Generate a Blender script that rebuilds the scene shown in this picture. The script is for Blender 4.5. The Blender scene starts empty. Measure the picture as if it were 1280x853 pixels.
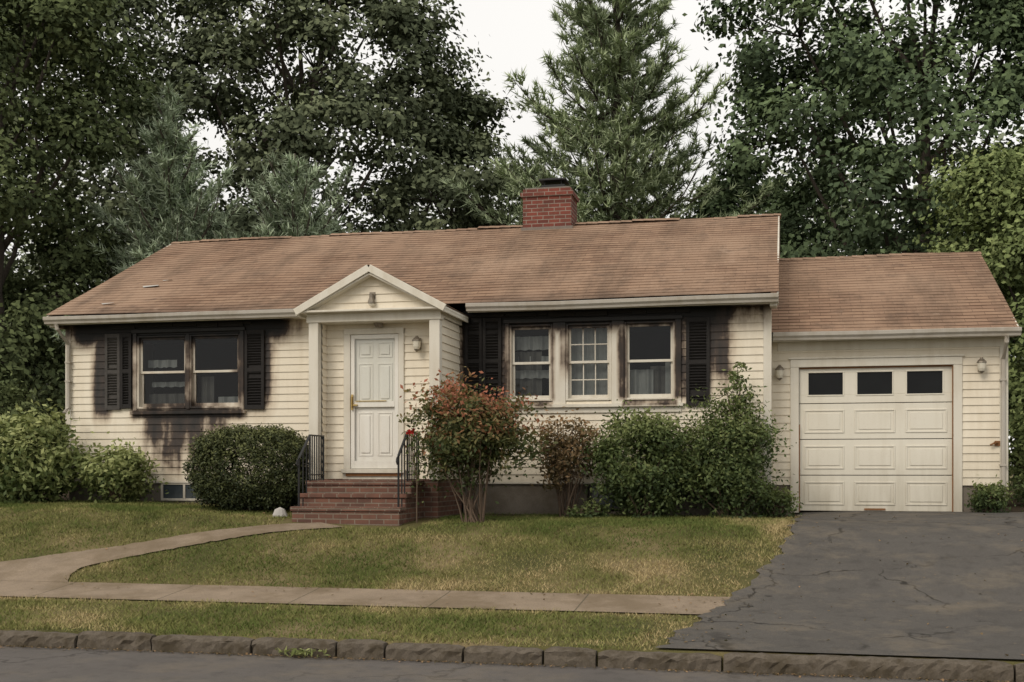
import bpy, math, random
import numpy as np
from mathutils import Vector
random.seed(3)
scene=bpy.context.scene
COL=scene.collection
# ------------------------------------------------------------------ helpers
class NT:
    def __init__(s,name):
        s.m=bpy.data.materials.new(name); s.m.use_nodes=True
        s.t=s.m.node_tree; s.t.nodes.clear()
        s.out=s.t.nodes.new('ShaderNodeOutputMaterial')
    def n(s,typ,**kw):
        nd=s.t.nodes.new('ShaderNode'+typ)
        for k,v in kw.items(): setattr(nd,k,v)
        return nd
    def set(s,nd,key,v):
        if isinstance(v,bpy.types.NodeSocket): s.t.links.new(v,nd.inputs[key])
        else: nd.inputs[key].default_value=v
    def math(s,op,a,b=0.0,clamp=False):
        nd=s.n('Math',operation=op); nd.use_clamp=clamp
        s.set(nd,0,a); s.set(nd,1,b); return nd.outputs[0]
    def vm(s,op,a,b=(0,0,0)):
        nd=s.n('VectorMath',operation=op); s.set(nd,0,a); s.set(nd,1,b); return nd
    def mix(s,f,a,b,blend='MIX'):
        nd=s.n('Mix',data_type='RGBA',blend_type=blend)
        s.set(nd,0,f); s.set(nd,6,a); s.set(nd,7,b); return nd.outputs[2]
    def ramp(s,f,stops):
        nd=s.n('ValToRGB'); s.set(nd,0,f); cr=nd.color_ramp
        while len(cr.elements)>1: cr.elements.remove(cr.elements[-1])
        cr.elements[0].position=stops[0][0]; cr.elements[0].color=c4(stops[0][1])
        for p,c in stops[1:]:
            e=cr.elements.new(p); e.color=c4(c)
        return nd.outputs[0]
    def noise(s,scale,detail=4,rough=.55,vec=None,dist=0):
        nd=s.n('TexNoise'); nd.inputs['Scale'].default_value=scale; nd.inputs['Detail'].default_value=detail
        nd.inputs['Roughness'].default_value=rough; nd.inputs['Distortion'].default_value=dist
        s.set(nd,'Vector',vec if vec is not None else s.pos()); return nd.outputs[0]
    def pos(s):
        if not hasattr(s,'_p'): s._p=s.n('NewGeometry').outputs['Position']
        return s._p
    def scaled(s,v,vec=None): return s.vm('MULTIPLY',vec if vec is not None else s.pos(),v).outputs[0]
    def bsdf(s,col,rough=.7,spec=.3,bump=None,bs=.3,bd=.01,metal=0):
        p=s.n('BsdfPrincipled'); s.set(p,'Base Color',c4(col) if isinstance(col,tuple) else col)
        s.set(p,'Roughness',rough); s.set(p,'Specular IOR Level',spec); s.set(p,'Metallic',metal)
        if bump is not None:
            b=s.n('Bump'); s.set(b,'Strength',bs); s.set(b,'Distance',bd); s.set(b,'Height',bump)
            s.t.links.new(b.outputs[0],p.inputs['Normal'])
        return p.outputs[0]
    def done(s,sh): s.t.links.new(sh,s.out.inputs[0]); return s.m
def c4(c): return (c[0],c[1],c[2],1.0) if len(c)==3 else c

class MB:
    def __init__(s): s.v=[]; s.f=[]; s.m=[]; s.uv=[]
    def face(s,pts,m=0,uv=None):
        i=len(s.v); s.v+=[tuple(p) for p in pts]; s.f.append(tuple(range(i,i+len(pts)))); s.m.append(m)
        s.uv.append(uv if uv else [(0,0)]*len(pts))
    def box(s,x0,x1,y0,y1,z0,z1,m=0):
        if x0>x1:x0,x1=x1,x0
        if y0>y1:y0,y1=y1,y0
        if z0>z1:z0,z1=z1,z0
        i=len(s.v)
        s.v+=[(x0,y0,z0),(x1,y0,z0),(x1,y1,z0),(x0,y1,z0),(x0,y0,z1),(x1,y0,z1),(x1,y1,z1),(x0,y1,z1)]
        for f in ((0,3,2,1),(4,5,6,7),(0,1,5,4),(1,2,6,5),(2,3,7,6),(3,0,4,7)):
            s.f.append(tuple(i+k for k in f)); s.m.append(m); s.uv.append([(0,0)]*4)
    def beam(s,p,q,w,h,m=0,up=(0,0,1)):
        p=Vector(p);q=Vector(q);d=(q-p).normalized();up=Vector(up)
        a=d.cross(up).normalized();b=a.cross(d).normalized()
        i=len(s.v)
        for e in (p,q):
            for sx,sy in((-1,-1),(1,-1),(1,1),(-1,1)): s.v.append(tuple(e+a*sx*w/2+b*sy*h/2))
        for f in ((0,3,2,1),(4,5,6,7),(0,1,5,4),(1,2,6,5),(2,3,7,6),(3,0,4,7)):
            s.f.append(tuple(i+k for k in f)); s.m.append(m); s.uv.append([(0,0)]*4)
    def tube(s,pts,rad,seg=7,m=0):
        pts=[Vector(p) for p in pts]; i0=len(s.v); n=len(pts)
        for k,p in enumerate(pts):
            d=(pts[min(k+1,n-1)]-pts[max(k-1,0)]).normalized()
            up=Vector((1,0,0)) if abs(d.z)>.8 else Vector((0,0,1))
            a=d.cross(up).normalized();b=a.cross(d)
            for j in range(seg):
                t=2*math.pi*j/seg
                s.v.append(tuple(p+(a*math.cos(t)+b*math.sin(t))*rad[k]))
        for k in range(n-1):
            for j in range(seg):
                a0=i0+k*seg+j;a1=i0+k*seg+(j+1)%seg
                s.f.append((a0,a1,a1+seg,a0+seg)); s.m.append(m); s.uv.append([(0,0)]*4)
        s.f.append(tuple(i0+(n-1)*seg+j for j in range(seg))); s.m.append(m); s.uv.append([(0,0)]*seg)
        s.f.append(tuple(i0+j for j in reversed(range(seg)))); s.m.append(m); s.uv.append([(0,0)]*seg)
    def build(s,name,mats,parent=None,bevel=0,smooth=False):
        me=bpy.data.meshes.new(name); me.from_pydata(s.v,[],s.f)
        ul=me.uv_layers.new(name='UVMap'); flat=[c for f in s.uv for uv in f for c in uv]
        ul.data.foreach_set('uv',flat)
        me.polygons.foreach_set('material_index',s.m)
        if smooth: me.polygons.foreach_set('use_smooth',[True]*len(s.f))
        for m in (mats if isinstance(mats,list) else [mats]): me.materials.append(m)
        me.update()
        ob=bpy.data.objects.new(name,me); COL.objects.link(ob)
        if parent: ob.parent=parent
        if bevel:
            b=ob.modifiers.new('bevel','BEVEL'); b.width=bevel; b.segments=1; b.limit_method='ANGLE'
        return ob
def empty(name):
    e=bpy.data.objects.new(name,None); COL.objects.link(e); return e
def np_mesh(name,V,k,mat,parent=None,tint=None):
    V=np.ascontiguousarray(V,dtype=np.float32); nv=len(V); nf=nv//k
    me=bpy.data.meshes.new(name); me.vertices.add(nv); me.vertices.foreach_set('co',V.ravel())
    me.loops.add(nv); me.loops.foreach_set('vertex_index',np.arange(nv,dtype=np.int32))
    me.polygons.add(nf); me.polygons.foreach_set('loop_start',np.arange(0,nv,k,dtype=np.int32))
    if tint is not None:
        a=me.attributes.new('tint','FLOAT','POINT'); a.data.foreach_set('value',np.repeat(tint,k).astype(np.float32))
    me.materials.append(mat); me.update(calc_edges=True)
    ob=bpy.data.objects.new(name,me); COL.objects.link(ob)
    if parent: ob.parent=parent
    return ob
def unit(a): return a/np.maximum(np.linalg.norm(a,axis=1,keepdims=True),1e-6)
def leaf_verts(C,size,rng,upb=.5,aspect=.55,outd=None,ob=.5):
    n=len(C); nr=rng.normal(size=(n,3)); nr[:,2]+=upb
    if outd is not None: nr+=outd*ob
    nr=unit(nr); a=unit(np.cross(nr,rng.normal(size=(n,3)))); b=np.cross(nr,a)
    s=size*rng.uniform(.7,1.3,(n,1))
    P=np.stack([C-a*s*.5,C+b*s*aspect*.5-a*s*.05,C+a*s*.5-nr*s*.12,C-b*s*aspect*.5-a*s*.05],axis=1)
    return P.reshape(-1,3)

# ------------------------------------------------------------------ soot mask
SOOT=[ # x0,x1,z0,z1,fx,fz,weight
(-10.75,-7.80,2.88,3.15,.80,.42,1.15),
(-9.95,-8.2,2.70,2.85,.15,.16,.72),
(-10.03,-9.97,1.62,2.80,.08,.12,.50),
(-10.66,-10.5,1.7,2.80,.16,.45,.64),
(-8.2,-7.75,1.9,2.85,.24,.60,.66),
(-9.97,-8.2,1.50,1.56,.16,.14,.72),
(-9.75,-8.90,1.30,1.55,.28,.90,.66),
(-9.5,-9.25,.9,1.4,.16,.55,.54),
(-8.85,-8.5,1.35,1.50,.20,.60,.58),
(-4.65,-1.20,2.88,3.15,.95,.26,1.15),
(-1.3,-.35,3.02,3.15,.40,.50,.66),
(-1.04,-.88,2.2,2.85,.30,.65,.66),
(-4.63,-3.97,1.6,2.85,.06,.1,.60),
(-3.99,-1.2,2.78,2.85,.1,.20,.78),
(-1.5,-1.36,1.7,2.8,.07,.1,.62),
(-3.16,-3.07,2.2,2.8,.06,.4,.42),(-2.30,-2.24,1.7,2.8,.07,.1,.55),(-3.30,-3.27,1.7,2.8,.05,.1,.50),
(-3.97,-3.93,1.7,2.8,.05,.1,.55),
(-3.93,-3.3,1.58,1.63,.05,.05,.45),(-2.24,-1.5,1.58,1.63,.05,.05,.50),
(-9.12,-9.03,1.6,2.8,.06,.1,.50),
]
def paint(name,base,rough=.55,soot=True,dirt=.35,bump=.1,ymin=-.2,sw=1.):
    t=NT(name)
    streak=t.noise(1,4,.6,t.scaled((9,9,1.1)))
    blot=t.noise(1.3,3,.6)
    d=t.math('MULTIPLY',t.math('SUBTRACT',t.math('ADD',t.math('MULTIPLY',streak,.5),t.math('MULTIPLY',blot,.5)),.45,True),dirt*4,True)
    col=t.mix(d,c4(base),c4((base[0]*.66,base[1]*.60,base[2]*.50)))
    fine=t.noise(60,2,.6)
    col=t.mix(t.math('MULTIPLY',t.math('SUBTRACT',fine,.55,True),1.2,True),col,c4((base[0]*.7,base[1]*.66,base[2]*.58)))
    sep=t.n('SeparateXYZ'); t.set(sep,0,t.pos())
    low=t.math('MULTIPLY',t.math('SUBTRACT',.95,sep.outputs[2],True),1.1,True)
    col=t.mix(t.math('MULTIPLY',low,t.math('MULTIPLY',streak,.8)),col,c4((.28,.25,.18)))
    if soot:
        acc=None
        for (x0,x1,z0,z1,fx,fz,w) in SOOT:
            a=t.vm('SUBTRACT',t.pos(),((x0+x1)/2,0,(z0+z1)/2)).outputs[0]
            a=t.vm('ABSOLUTE',a).outputs[0]
            a=t.vm('SUBTRACT',a,((x1-x0)/2,0,(z1-z0)/2)).outputs[0]
            a=t.vm('MAXIMUM',a,(0,0,0)).outputs[0]
            a=t.vm('MULTIPLY',a,(1/fx,0,1/fz)).outputs[0]
            l=t.vm('LENGTH',a).outputs['Value']
            v=t.math('MULTIPLY',t.math('SUBTRACT',1.0,l,True),w*sw)
            acc=v if acc is None else t.math('MAXIMUM',acc,v)
        n1=t.noise(1,4,.6,t.scaled((7,7,.8)))
        n2=t.noise(3.5,4,.6)
        gate=t.math('MULTIPLY',acc,3,True)
        nn=t.math('SUBTRACT',t.math('ADD',t.math('MULTIPLY',n1,1.1),t.math('MULTIPLY',n2,.9)),1.0)
        front=t.math('MULTIPLY',t.math('LESS_THAN',sep.outputs[1],.5),t.math('GREATER_THAN',sep.outputs[1],ymin))
        sv=t.math('MULTIPLY',t.math('ADD',acc,t.math('MULTIPLY',nn,t.math('MULTIPLY',gate,.68))),front,True)
        f1=t.ramp(sv,[(0.06,(0,0,0)),(.30,(.45,.45,.45)),(.55,(1,1,1))])
        sc=t.ramp(sv,[(0.15,(.36,.25,.15)),(.38,(.17,.105,.06)),(.58,(.045,.032,.025)),(.78,(.014,.013,.012))])
        col=t.mix(f1,col,sc)
    return t.done(t.bsdf(col,rough,.3,fine,bump,.004))
def simple(name,col,rough=.6,var=.25,scale=8,spec=.3,metal=0,bump=.15):
    t=NT(name); n=t.noise(scale,4,.6)
    c=t.mix(n,c4(tuple(k*(1-var) for k in col)),c4(tuple(k*(1+var) for k in col)))
    return t.done(t.bsdf(c,rough,spec,n,bump,.01,metal))

M_siding=paint('cream_clapboard_paint',(.75,.685,.56),.55,True,.38)
M_trim=paint('white_trim_paint',(.67,.635,.55),.5,True,.5)
M_door=paint('white_door_paint',(.76,.74,.68),.45,False,.3)
M_garage=paint('garage_door_paint',(.72,.685,.59),.45,False,.28)
M_gutter=paint('gutter_paint',(.45,.42,.37),.4,False,.75)
M_char=simple('charred_shutter',(.018,.016,.015),.75,.5,20)
M_shut=simple('scorched_grey_shutter',(.060,.055,.050),.7,.5,12)
M_dark=simple('burnt_interior',(.016,.014,.013),.9,.5,3)
M_iron=simple('black_iron',(.02,.02,.02),.5,.3,30)
M_brass=simple('brass',(.5,.36,.14),.35,.2,30,.5,.9)
M_metal=simple('aged_metal',(.22,.19,.15),.45,.3,20,.5,.5)
M_lampglass=simple('frosted_lamp_glass',(.62,.58,.48),.25,.1,20,.5)
M_curt=simple('curtain_cloth',(.44,.45,.44),.9,.25,6)
M_curtd=simple('smoky_curtain_cloth',(.17,.165,.155),.9,.4,5)
M_rust=simple('rusty_trim',(.20,.09,.035),.8,.5,14)
M_bark=simple('bark',(.075,.062,.050),.95,.5,9,bump=.6)
M_barkl=simple('shrub_stem',(.12,.085,.06),.9,.4,20)

def m_glass():
    t=NT('window_glass'); tr=t.n('BsdfTransparent'); tr.inputs[0].default_value=(.66,.68,.67,1)
    gl=t.n('BsdfGlossy'); gl.inputs['Roughness'].default_value=.03; gl.inputs[0].default_value=(.8,.82,.85,1)
    n=t.noise(2.2,3); b=t.n('Bump'); t.set(b,'Strength',.12); t.set(b,'Distance',.02); t.set(b,'Height',n)
    t.t.links.new(b.outputs[0],gl.inputs['Normal'])
    fr=t.n('Fresnel'); fr.inputs[0].default_value=1.42
    mx=t.n('MixShader'); t.set(mx,0,t.math('MULTIPLY',fr.outputs[0],.9,True)); t.set(mx,1,tr.outputs[0]); t.set(mx,2,gl.outputs[0])
    return t.done(mx.outputs[0])
M_glass=m_glass()
def m_shingle():
    t=NT('tan_asphalt_shingles'); uv=t.n('UVMap').outputs[0]
    br=t.n('TexBrick'); t.set(br,'Vector',uv); br.offset=.5
    for k,v in (('Scale',1.0),('Mortar Size',.004),('Mortar Smooth',.4),('Bias',0.),('Brick Width',.30),('Row Height',.14)): br.inputs[k].default_value=v
    br.inputs['Color1'].default_value=(.335,.218,.145,1); br.inputs['Color2'].default_value=(.240,.150,.100,1); br.inputs['Mortar'].default_value=(.12,.075,.052,1)
    big=t.noise(.5,5,.6); col=t.mix(t.ramp(big,[(.38,(0,0,0)),(.68,(1,1,1))]),br.outputs[0],c4((.37,.255,.178)))
    st=t.noise(1,5,.7,t.scaled((2.2,.5,.5)))
    col=t.mix(t.math('MULTIPLY',t.ramp(st,[(.46,(0,0,0)),(.68,(1,1,1))]),.56),col,c4((.125,.088,.062)))
    dk=t.noise(2.6,4,.75); col=t.mix(t.math('MULTIPLY',t.ramp(dk,[(.55,(0,0,0)),(.70,(1,1,1))]),.5),col,c4((.10,.072,.055)))
    # smoke darkening on the lowest courses above the two burnt window groups
    sp=t.n('SeparateXYZ'); t.set(sp,0,t.pos()); px,py,pz=sp.outputs
    def band(a,b): return t.math('MULTIPLY',t.math('MULTIPLY',t.math('SUBTRACT',px,a),2.0,True),t.math('MULTIPLY',t.math('SUBTRACT',b,px),2.0,True))
    bx=t.math('ADD',band(-10.9,-7.6),band(-4.7,-.9),True)
    bz=t.math('MULTIPLY',t.math('SUBTRACT',3.26,pz,True),4.0,True)
    sm=t.math('MULTIPLY',t.math('MULTIPLY',bx,bz),t.math('MULTIPLY',dk,1.35),True)
    sm=t.math('MULTIPLY',sm,t.math('LESS_THAN',py,1.))
    col=t.mix(sm,col,c4((.035,.027,.022)))
    g=t.noise(140,2,.7); col=t.mix(t.math('MULTIPLY',g,.5),col,t.mix(.5,col,c4((.08,.05,.04))))
    pale=t.noise(3.1,3,.7); col=t.mix(t.math('MULTIPLY',t.ramp(pale,[(.62,(0,0,0)),(.75,(1,1,1))]),.35),col,c4((.43,.32,.24)))
    return t.done(t.bsdf(col,.9,.15,g,.5,.006))
M_sh=m_shingle()
def m_brick(name,c1,c2,mort,bw=.2,rh=.068,ms=.008):
    t=NT(name); sp=t.n('SeparateXYZ'); t.set(sp,0,t.pos()); X,Y,Z=sp.outputs
    nz=t.n('SeparateXYZ'); t.set(nz,0,t.n('NewGeometry').outputs['True Normal'])
    top=t.math('GREATER_THAN',t.math('ABSOLUTE',nz.outputs[2]),.7)
    u=t.math('ADD',X,t.math('MULTIPLY',Y,t.math('SUBTRACT',1.,top)))
    v=t.math('ADD',t.math('MULTIPLY',Z,t.math('SUBTRACT',1.,top)),t.math('MULTIPLY',Y,top))
    cb=t.n('CombineXYZ'); t.set(cb,0,u); t.set(cb,1,v)
    br=t.n('TexBrick'); t.set(br,'Vector',cb.outputs[0])
    for k,vv in (('Scale',1.0),('Mortar Size',ms),('Mortar Smooth',.2),('Bias',-.1),('Brick Width',bw),('Row Height',rh)): br.inputs[k].default_value=vv
    br.inputs['Color1'].default_value=c4(c1); br.inputs['Color2'].default_value=c4(c2); br.inputs['Mortar'].default_value=c4(mort)
    n=t.noise(5,5,.65); col=t.mix(t.math('MULTIPLY',t.ramp(n,[(.4,(0,0,0)),(.75,(1,1,1))]),.6),br.outputs[0],c4((.07,.048,.038)))
    h=t.math('SUBTRACT',1.,br.outputs[1])
    return t.done(t.bsdf(col,.85,.2,h,.7,.008))
M_brick=m_brick('red_chimney_brick',(.21,.062,.045),(.11,.036,.030),(.30,.24,.20))
M_brick2=m_brick('step_brick',(.18,.088,.062),(.10,.052,.040),(.22,.18,.14))
def m_concrete(name,base,joints=0,sc=1.,st_a=.6):
    t=NT(name); n=t.noise(3*sc,6,.65); g=t.noise(70,3,.7)
    col=t.mix(n,c4(tuple(k*.6 for k in base)),c4(tuple(min(1,k*1.35) for k in base)))
    col=t.mix(t.math('MULTIPLY',t.ramp(g,[(.45,(0,0,0)),(.7,(1,1,1))]),.5),col,c4(tuple(k*.45 for k in base)))
    st=t.noise(1.1*sc,5,.7); col=t.mix(t.math('MULTIPLY',t.ramp(st,[(.45,(0,0,0)),(.62,(1,1,1))]),st_a),col,c4((base[0]*.50,base[1]*.47,base[2]*.38)))
    if joints:
        sp=t.n('SeparateXYZ'); t.set(sp,0,t.pos())
        fr=t.math('FRACT',t.math('DIVIDE',t.math('ADD',t.math('ADD',sp.outputs[0],50),t.math('MULTIPLY',g,.02)),joints))
        j=t.math('LESS_THAN',fr,.010); col=t.mix(t.math('MULTIPLY',j,.7),col,c4((.06,.055,.035)))
    return t.done(t.bsdf(col,.9,.2,t.math('ADD',g,n),.35,.01))
M_found=m_concrete('concrete_foundation',(.20,.175,.145))
M_walk=m_concrete('sidewalk_concrete',(.275,.215,.155),1.5)
M_path=m_concrete('path_concrete',(.265,.208,.15))
M_kerb=m_concrete('granite_kerb_stone',(.125,.105,.082),0,5,.8)
def m_asphalt(name,base,crack=.5,dusta=.4,cs=.5,cw=1.):
    t=NT(name); g=t.noise(160,2,.8); n=t.noise(.9,6,.6); m=t.noise(6,4,.6)
    col=t.mix(n,c4(tuple(k*.68 for k in base)),c4(tuple(k*1.4 for k in base)))
    col=t.mix(t.math('MULTIPLY',t.ramp(g,[(.50,(0,0,0)),(.68,(1,1,1))]),.5),col,c4(tuple(k*2.9 for k in base)))
    col=t.mix(t.math('MULTIPLY',t.ramp(m,[(.3,(1,1,1)),(.5,(0,0,0))]),.4),col,c4(tuple(k*.5 for k in base)))
    nz=t.n('TexNoise'); nz.inputs['Scale'].default_value=2.6; nz.inputs['Detail'].default_value=6; t.set(nz,'Vector',t.pos())
    w=t.vm('MULTIPLY',nz.outputs[1],(.9,.9,.0)).outputs[0]; w=t.vm('ADD',t.pos(),w).outputs[0]
    vo=t.n('TexVoronoi',feature='DISTANCE_TO_EDGE'); vo.inputs['Scale'].default_value=cs; t.set(vo,'Vector',w)
    ck=t.ramp(vo.outputs[0],[(0.0,(1,1,1)),(.004*cw,(1,1,1)),(.013*cw,(0,0,0))])
    br=t.ramp(t.noise(.9,3),[(.42,(0,0,0)),(.55,(1,1,1))])
    col=t.mix(t.math('MULTIPLY',t.math('MULTIPLY',ck,br),crack),col,c4((.018,.016,.013)))
    dust=t.noise(1.7,6,.75); col=t.mix(t.math('MULTIPLY',t.ramp(dust,[(.48,(0,0,0)),(.70,(1,1,1))]),dusta),col,c4((.20,.165,.12)))
    return t.done(t.bsdf(col,.88,.2,g,.55,.006))
M_drive=m_asphalt('driveway_asphalt',(.076,.070,.063),.9,.5,.5,1.)
M_road=m_asphalt('road_asphalt',(.092,.083,.076),.5,.4)
def m_soil():
    t=NT('lawn_ground'); n=t.noise(.7,5,.6); g=t.noise(40,3,.7)
    col=t.ramp(n,[(.35,(.085,.09,.032)),(.52,(.15,.135,.052)),(.68,(.27,.21,.115))])
    col=t.mix(t.math('MULTIPLY',g,.5),col,c4((.075,.058,.034)))
    sp=t.n('SeparateXYZ'); t.set(sp,0,t.pos())
    bed=t.math('MULTIPLY',t.math('ADD',sp.outputs[1],t.math('ADD',.25,t.math('MULTIPLY',n,.8))),5,True)
    lim=t.math('LESS_THAN',sp.outputs[1],12.)
    col=t.mix(t.math('MULTIPLY',bed,lim),col,t.mix(g,c4((.035,.026,.017)),c4((.11,.08,.052))))
    return t.done(t.bsdf(col,.95,.1,g,.8,.03))
M_ground=m_soil()
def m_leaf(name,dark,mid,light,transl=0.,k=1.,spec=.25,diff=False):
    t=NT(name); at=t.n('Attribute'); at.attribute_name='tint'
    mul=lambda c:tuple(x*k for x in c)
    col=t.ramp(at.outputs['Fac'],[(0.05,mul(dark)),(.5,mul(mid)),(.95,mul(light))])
    if diff:
        d=t.n('BsdfDiffuse'); t.set(d,0,col); return t.done(d.outputs[0])
    b=t.bsdf(col,.6,spec)
    if transl<=0: return t.done(b)
    tr=t.n('BsdfTranslucent'); t.set(tr,0,t.mix(.3,col,c4((.2,.24,.05))))
    mx=t.n('MixShader'); mx.inputs[0].default_value=transl; t.t.links.new(b,mx.inputs[1]); t.t.links.new(tr.outputs[0],mx.inputs[2])
    return t.done(mx.outputs[0])
L_oak=m_leaf('oak_leaves',(.040,.048,.030),(.068,.080,.048),(.110,.125,.074),k=2.0,diff=True)
L_left=m_leaf('dark_leaves',(.034,.044,.022),(.058,.072,.033),(.092,.110,.050),k=1.7,diff=True)
L_maple=m_leaf('maple_leaves',(.034,.048,.028),(.058,.080,.042),(.090,.120,.060),k=1.9,diff=True)
L_light=m_leaf('light_leaves',(.07,.090,.038),(.115,.145,.058),(.17,.200,.085),k=1.6,diff=True)
L_pine=m_leaf('pine_needles',(.060,.074,.048),(.102,.122,.076),(.16,.186,.115),k=2.9,diff=True)
L_blue=m_leaf('bluish_pine_needles',(.085,.102,.074),(.130,.155,.110),(.19,.225,.160),k=2.5,diff=True)
L_far=m_leaf('distant_leaves',(.08,.092,.065),(.115,.130,.09),(.15,.168,.115),k=2.3,diff=True)
L_yew=m_leaf('yew_needles',(.020,.028,.010),(.050,.060,.022),(.10,.110,.038),.0,k=1.2)
L_shrub=m_leaf('shrub_leaves',(.032,.050,.018),(.085,.115,.040),(.17,.195,.075),.25,k=1.25)
L_rhodo=m_leaf('rhododendron_leaves',(.05,.072,.022),(.15,.178,.065),(.27,.29,.12),.25,k=1.35)
L_red=m_leaf('red_tipped_leaves',(.045,.060,.022),(.12,.120,.045),(.33,.115,.070),.25,k=1.2)
L_brown=m_leaf('withered_leaves',(.06,.05,.025),(.16,.11,.055),(.27,.17,.09),.2,k=1.2)
L_flower=m_leaf('red_petals',(.3,.01,.01),(.4,.015,.015),(.5,.03,.02),.2)
M_grass=m_leaf('grass_blades',(.105,.135,.040),(.215,.215,.078),(.46,.36,.195),diff=True)

# ------------------------------------------------------------------ terrain
PY=[-7.2,-5.6,-4.75,-4.0,-3.0,-2.2,-1.2,0.0]
PZ=[-.865,-.755,-.68,-.50,-.23,-.07,-.02,0.0]
RZD=-1.0
def zt(x,y):
    x=np.asarray(x,dtype=float);y=np.asarray(y,dtype=float)
    z=np.interp(y,PY,PZ)
    k=np.clip((-x-4)/6,0,1); k=k*k*(3-2*k)
    z=z+.15*k*np.clip((y+4.7)/2.5,0,1)
    z=z+.04*np.clip((x-0)/1,0,1)*np.clip((y+2)/2,0,1)
    z=np.where(y<-7.19,RZD-.025,z)
    return z
def ztf(x,y): return float(zt(x,y))
xs=sorted(set([-400,-200,-100,-60,-40]+list(np.round(np.arange(-30,12.01,.3),3))+[16,24,40,80,160,400]))
ys=sorted(set([-400,-150,-60,-30,-16.6,-12,-7.6,-7.24,-7.18]+list(np.round(np.arange(-7.1,1.4,.16),3))+[2,4,8,14,22,34,60,120,400]))
X,Y=np.meshgrid(xs,ys,indexing='xy'); Z=zt(X,Y); nx=len(xs);ny=len(ys)
V=[tuple(p) for p in np.stack([X,Y,Z],-1).reshape(-1,3)]
F=[(j*nx+i,j*nx+i+1,(j+1)*nx+i+1,(j+1)*nx+i) for j in range(ny-1) for i in range(nx-1)]
me=bpy.data.meshes.new('ground'); me.from_pydata(V,[],F); me.materials.append(M_ground); me.polygons.foreach_set('use_smooth',[True]*len(F))
COL.objects.link(bpy.data.objects.new('ground',me))
def strip(name,ylist,xl,xr,nx,mat,off=.016):
    V=[];F=[]
    for y in ylist:
        a=xl(y);b=xr(y)
        for i in range(nx+1):
            x=a+(b-a)*i/nx; V.append((x,y,ztf(x,y)+off))
    w=nx+1
    for j in range(len(ylist)-1):
        for i in range(nx): F.append((j*w+i,j*w+i+1,(j+1)*w+i+1,(j+1)*w+i))
    me=bpy.data.meshes.new(name); me.from_pydata(V,[],F); me.materials.append(mat)
    me.polygons.foreach_set('use_smooth',[True]*len(F))
    o=bpy.data.objects.new(name,me); COL.objects.link(o); return o
DY=[-7.2,-5,-3.7,-2.9,.6]; DX=[-1.05,-.60,-.18,.03,.25]
def dedge(y):
    return float(np.interp(y,DY,DX)+.035*math.sin(y*7)+.03*math.sin(y*17+1)+.02*math.sin(y*41))
strip('driveway',list(np.arange(-7.17,.6,.08))+[.64],dedge,lambda y:3.75+.04*math.sin(y*5),24,M_drive,.022)
strip('sidewalk',list(np.linspace(-5.6,-4.72,8)),lambda y:-30.,lambda y:dedge(y)+.03,200,M_walk,.016)
PU=[(-5.95,-2.34),(-6.5,-2.5),(-7.33,-3.0),(-8.11,-3.56),(-8.93,-3.92),(-10.6,-4.74)]
PL=[(-5.55,-2.50),(-6.3,-2.82),(-7.12,-3.40),(-7.92,-3.95),(-8.30,-4.35),(-8.1,-4.74)]
def dens(P,n):
    P=np.array(P);d=np.r_[0,np.cumsum(np.linalg.norm(np.diff(P,axis=0),axis=1))];t=np.linspace(0,d[-1],n)
    Q=np.stack([np.interp(t,d,P[:,0]),np.interp(t,d,P[:,1])],1)
    for _ in range(6): Q[1:-1]=(Q[:-2]+2*Q[1:-1]+Q[2:])/4
    Q[1:-1]+=np.random.default_rng(n).normal(0,.010,(n-2,2)); return Q
A=dens(PU,50);B=dens(PL,50);mb=MB()
def pp(k,j):
    q=A[k]*(1-j/6)+B[k]*j/6; return (q[0],q[1],ztf(q[0],q[1])+.02)
for k in range(49):
    for j in range(6): mb.face([pp(k,j),pp(k,j+1),pp(k+1,j+1),pp(k+1,j)])
mb.build('front_path',M_path)
PPOLY=np.vstack([A,B[::-1]])
def inpoly(x,y,P):
    ins=np.zeros(len(x),bool); n=len(P)
    for i in range(n):
        x0,y0=P[i];x1,y1=P[(i+1)%n]
        c=((y0>y)!=(y1>y))&(x<(x1-x0)*(y-y0)/(y1-y0+1e-9)+x0); ins^=c
    return ins
mb=MB(); mb.face([(-200,-16.3,RZD),(120,-16.3,RZD),(120,-7.22,RZD),(-200,-7.22,RZD)]); mb.build('road',M_road)
def kerb(name,y0,y1,x0,x1,seed):
    rg=random.Random(seed); mb=MB(); x=x0
    while x<x1:
        L=rg.uniform(.40,1.05) if x<-1.1 else rg.uniform(1.6,2.3)
        h=RZD+.143+rg.uniform(-.014,.012); dy=rg.uniform(-.014,.014)
        n=max(4,int(L/.05)); pts=[]
        for i in range(n+1):
            xx=x+.010+(L-.020)*i/n; e=.020 if i in(0,n) else (.006 if i in (1,n-1) else 0)
            j=lambda s:rg.uniform(-s,s)
            prof=[(y0+dy+j(.008)+e,RZD-.05),(y0+dy+j(.016)+e,RZD+.05+j(.02)),(y0+dy+j(.014)+e,RZD+.09+j(.015)),(y0+dy+.012+j(.013)+e,h-.025+j(.010)-e),(y0+dy+.04+j(.012),h+j(.007)-e),(y1-.03,h+j(.005)-e),(y1,h-.03),(y1,RZD-.05)]
            pts.append([(xx,a,b) for a,b in prof])
        for i in range(n):
            for k in range(7): mb.face([pts[i][k],pts[i+1][k],pts[i+1][k+1],pts[i][k+1]])
        mb.face(pts[0][::-1]); mb.face(pts[n]); x+=L
    return mb.build(name,M_kerb)
kerb('granite_kerb',-7.32,-7.18,-26,14,4)
mb=MB(); mb.box(-60,60,-16.5,-16.3,-1.1,-.86); mb.build('granite_kerb.001',M_kerb,bevel=.02)

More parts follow.
